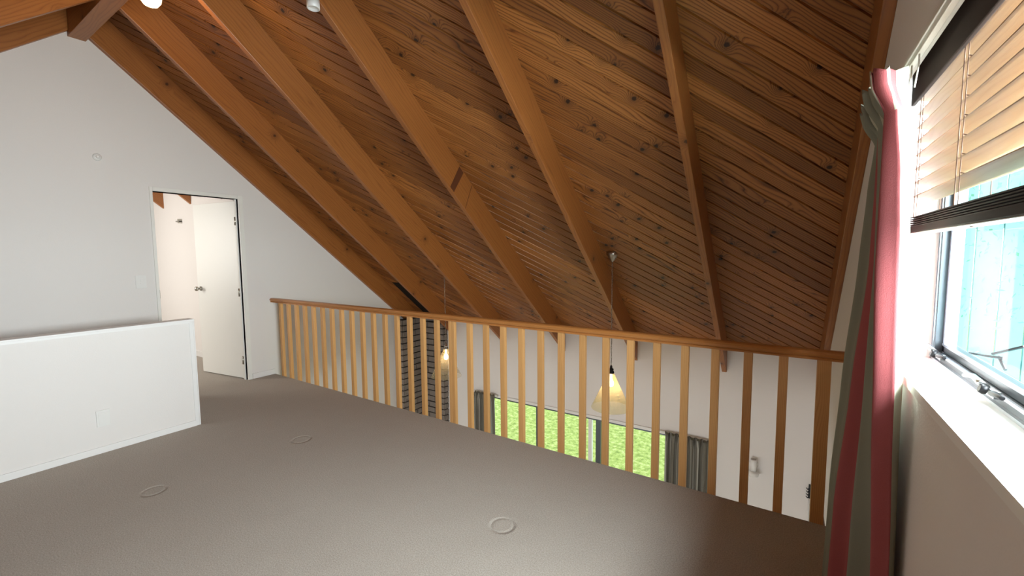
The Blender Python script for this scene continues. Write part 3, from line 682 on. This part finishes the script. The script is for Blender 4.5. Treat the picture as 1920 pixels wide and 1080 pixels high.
# ------------------------------------------------------------------ fittings
def plate(name, label, cat, x, y, z, w, h, sockets, nx=1):
    e = thing(name, label, cat, (x, y, z)); b = MB(); b.box((x, y-w/2, z-h/2), (x+.008, y+w/2, z+h/2), 'plastic'); b.build('plate', e, bevel=.002)
    for (dy, dz, sw, sh) in sockets:
        b = MB(); b.box((x+.008, y+dy-sw/2, z+dz-sh/2), (x+.012, y+dy+sw/2, z+dz+sh/2), 'plastic'); b.build('rocker', e, bevel=.001)
    return e
plate('light_switch', 'white light switch plate on the door wall left of the doorway', 'switch', XL, 1.403, 1.15, .078, .118, [(0, .012, .014, .022), (0, -.014, .014, .010)])
plate('power_outlet', 'white blank outlet plate low on the half wall', 'outlet', HX-.004, .857, .248, .072, .116, [(0, 0, .05, .088)])
e = thing('wall_sensor', 'small round white sensor high on the door wall', 'sensor', (XL, 1.172, 2.238))
b = MB(); b.lathe([(.030, 0), (.030, .010), (.022, .016), (.004, .017)], (XL, 1.172, 2.238), 'plastic', 24, (1, 0, 0)); b.build('base', e)
b = MB(); b.lathe([(.012, .016), (.012, .03), (.007, .036)], (XL, 1.172, 2.238), 'trimw', 16, (1, 0, 0)); b.build('lens', e)
# bracket seen through the doorway
b = MB(); b.box((-7.2, 2.44, 1.86), (-7.1, 2.48, 1.875), 'nickel'); b.box((-7.11, 2.43, 1.84), (-7.1, 2.48, 1.90), 'nickel')
tag(b.build('wall_bracket'), 'small bracket on the wall of the room beyond the doorway', 'bracket')
# white wall lamp by the window wall corner
LX = FX(-.243); HKX = FX(.235)
e = thing('wall_lamp', 'small cream uplight wall lamp on the far white wall, right of the curtains', 'lamp', (LX, YF, -.80))
b = MB(); b.lathe([(.040, 0), (.040, .012), (.02, .02)], (LX, YF, -.79), 'plastic', 24, (0, -1, 0)); b.build('wall_plate', e)
b = MB(); b.lathe([(.028, -.075), (.030, .055), (.022, .060), (.020, .05)], (LX, YF-.06, -.775), 'plastic', 24); b.tube([(LX, YF-.01, -.79), (LX, YF-.06, -.79)], .012, 'plastic'); b.build('lamp_body', e)
b = MB(); b.lathe([(.022, -.125), (.048, -.118), (.052, -.095), (.034, -.070), (.028, -.070)], (LX, YF-.06, -.765), 'plastic', 24); b.build('lamp_cup', e)
# dark coat hooks in the corner, thin cord
e = thing('hook_rack', 'dark toothed hook rack low on the far wall beside the last post', 'hooks', (HKX, YF, -.91))
b = MB(); b.box((.228, YF-.012, -1.005), (.243, YF, -.865), 'blackm'); b.build('back_plate', e)
for k in range(4):
    b = MB(); zz = -.895-.028*k; b.tube([(HKX, YF-.01, zz-.012), (.222, YF-.03, zz-.014), (.208, YF-.04, zz+.004)], [.005, .005, .003], 'blackm', 8); b.build('hook', e)
b = MB(); b.tube([(.232, YF-.02, -1.0), (.233, YF-.02, -1.3), (.228, YF-.022, -1.6), (.222, YF-.02, -2.0)], .0045, 'trimw', 8); tag(b.build('cord'), 'thin pale cord hanging below the dark hook rack', 'cord')
e = thing('picture_frame', 'brown framed white picture on the lower window wall behind the last post', 'picture', (XR, 4.0, -1.6))
b = MB()
for a, c in (((XR-.02, 3.35, -.83), (XR, 4.55, -.78)), ((XR-.02, 3.35, -1.8), (XR, 4.55, -1.75)), ((XR-.02, 3.35, -1.75), (XR, 3.40, -.83)), ((XR-.02, 4.50, -1.75), (XR, 4.55, -.83))): b.box(a, c, 'frame_brown')
b.build('frame', e, bevel=.003)
b = MB(); b.box((XR-.008, 3.40, -1.75), (XR, 4.50, -.83), 'paper'); b.build('print', e)

# ------------------------------------------------------------------ pendants
def chain(b, x, y, z0, z1):
    z = z0; k = 0; L = .026
    while z > z1:
        pts = []
        for i in range(8):
            t = 2*math.pi*i/8; dx, dz = .0055*math.cos(t), (L/2+.002)*math.sin(t)
            pts.append((x+(dx if k % 2 else 0), y+(0 if k % 2 else dx), z-L/2+dz))
        b.tube(pts, .0014, 'nickel', 5, closed=True); z -= L*.86; k += 1
def pendant(label, x, y, ztop, scale, dark, shade, bulb):
    zc_ = zc(y); e = thing('pendant_light', label, 'lamp', (x, y, ztop), 'pendant lights hanging over the stairwell void')
    b = MB(); b.lathe([(.052, .030), (.052, .0), (.046, -.010), (.040, -.014), (.038, -.028), (.028, -.034), (.024, -.048), (.012, -.056), (.006, -.066)], (x, y, zc_), 'nickel', 28); b.build('ceiling_rose', e)['label'] = 'stepped nickel ceiling canopy'
    b = MB(); chain(b, x, y, zc_-.064, ztop+.075); b.build('chain', e)
    b = MB(); b.tube([(x+.004*math.sin(i*.9), y+.004*math.cos(i*.9), zc_-.06-(zc_-.06-ztop-.06)*i/40) for i in range(41)], .0016, 'cord', 5); b.build('flex', e)
    b = MB(); b.lathe([(.006, .078), (.010, .07), (.012, .05), (.022, .045), (.024, .034), (.018, .028), (.026, .022), (.030, .006), (.024, 0)], (x, y, ztop), dark, 24); b.build('lamp_holder', e)
    b = MB(); R, H = .178*scale, .325*scale; prof = [(.027, 0)]
    for i in range(1, 41):
        t = i/40; prof.append((.027+(R-.027)*t**1.02+(.0016*math.sin(i*1.9) if t > .45 else 0), -H*t))
    prof.append((R+.002, -H-.003)); b.lathe(prof, (x, y, ztop), shade, 48, cap=False); sh = b.build('lamp_shade', e, solid=.003); sh['label'] = 'conical glass shade'
    b = MB(); b.lathe([(.012, -.0), (.013, -.05), (.021, -.068), (.028, -.092), (.024, -.115), (.010, -.126), (.001, -.128)], (x, y, ztop), bulb, 20); b.build('bulb', e)
    d = bpy.data.lights.new('bulb_light', 'POINT'); d.energy = 1.3; d.color = (1, .68, .36); d.shadow_soft_size = .035
    o = bpy.data.objects.new('bulb_light', d); C.objects.link(o); o.location = (0, 0, -.15); o.parent = e
    return e
pendant('glass cone pendant lamp hanging in front of the garden wall, right of the two', -1.364, 3.76, .262, 1.0, 'blackm', 'shade', 'bulb')
pendant('glass cone pendant lamp hanging beside the brick chimney, left of the two', -3.417, 3.76, .250, 1.0, 'nickel', 'shade_clear', 'bulb')
# glowing globe under the ridge, white fitting under the fourth rafter
e = thing('globe_lamp', 'glowing warm globe lamp hanging under the ridge beam', 'lamp', (-3.42, 1.108, 3.185))
b = MB(); b.lathe([(.045, 0), (.045, -.02), (.03, -.04), (.026, -.09), (.034, -.11)], (-3.42, 1.108, 3.185), 'plastic', 24); b.build('lamp_holder', e)
b = MB(); b.lathe([(.028, -.10), (.040, -.115), (.054, -.145), (.058, -.175), (.053, -.205), (.036, -.230), (.008, -.240)], (-3.42, 1.108, 3.185), 'bulb_big', 28); b.build('globe', e)
d = bpy.data.lights.new('globe_light', 'POINT'); d.energy = 5; d.color = (1, .62, .30); d.shadow_soft_size = .09
o = bpy.data.objects.new('globe_light', d); C.objects.link(o); o.location = (0, 0, -.30); o.parent = e
e = thing('spot_fitting', 'small white cylindrical fitting under the fourth rafter', 'lamp', (-2.395, 1.56, 2.89))
b = MB(); b.lathe([(.036, .018), (.036, -.03), (.030, -.033), (.028, -.02)], (-2.403, 1.56, 2.858), 'plastic', 24); b.build('lamp_body', e)

# ------------------------------------------------------------------ outside the side window
b = MB(); b.box((.47, -1.5, .86), (.72, 4.6, .90), 'deckledge'); tag(b.build('outer_ledge'), 'pale turquoise ledge just outside the side window', 'ledge')
e = thing('garden_fence', 'bright turquoise board fence outside the side window', 'fence', (1.6, 6.2, 0))
for k in range(16):
    b = MB(); x = .62+k*.19; b.box((x, 6.2, -1), (x+.178, 6.225+.006*(k % 2), 3.2), 'fence'); b.build('board', e)
b = MB()
for zz in (.2, 1.6): b.box((.62, 6.226, zz), (3.66, 6.27, zz+.08), 'fence')
b.build('fence_rail', e)
b = MB(); rr = random.Random(3)
for k in range(2200):
    cx, cy, cz = .6+rr.random()*2.4, 5.75+rr.random()*.35, 1.62+rr.random()*1.5+.25*math.sin(k)
    if rr.random() < .25: cz = .6+rr.random()*1.0; 
    a1 = rr.random()*6.28; a2 = rr.random()*3; L_ = .014+rr.random()*.022
    d1 = Vector((math.cos(a1)*math.cos(a2), math.sin(a1)*math.cos(a2), math.sin(a2)))*L_; d2 = d1.orthogonal().normalized()*L_*.45; c0 = Vector((cx, cy, cz))
    b.face([c0-d1, c0+d2, c0+d1, c0-d2], 'hedge')
h = b.build('climbing_plant'); tag(h, 'leafy climber growing over the turquoise fence', 'plant')
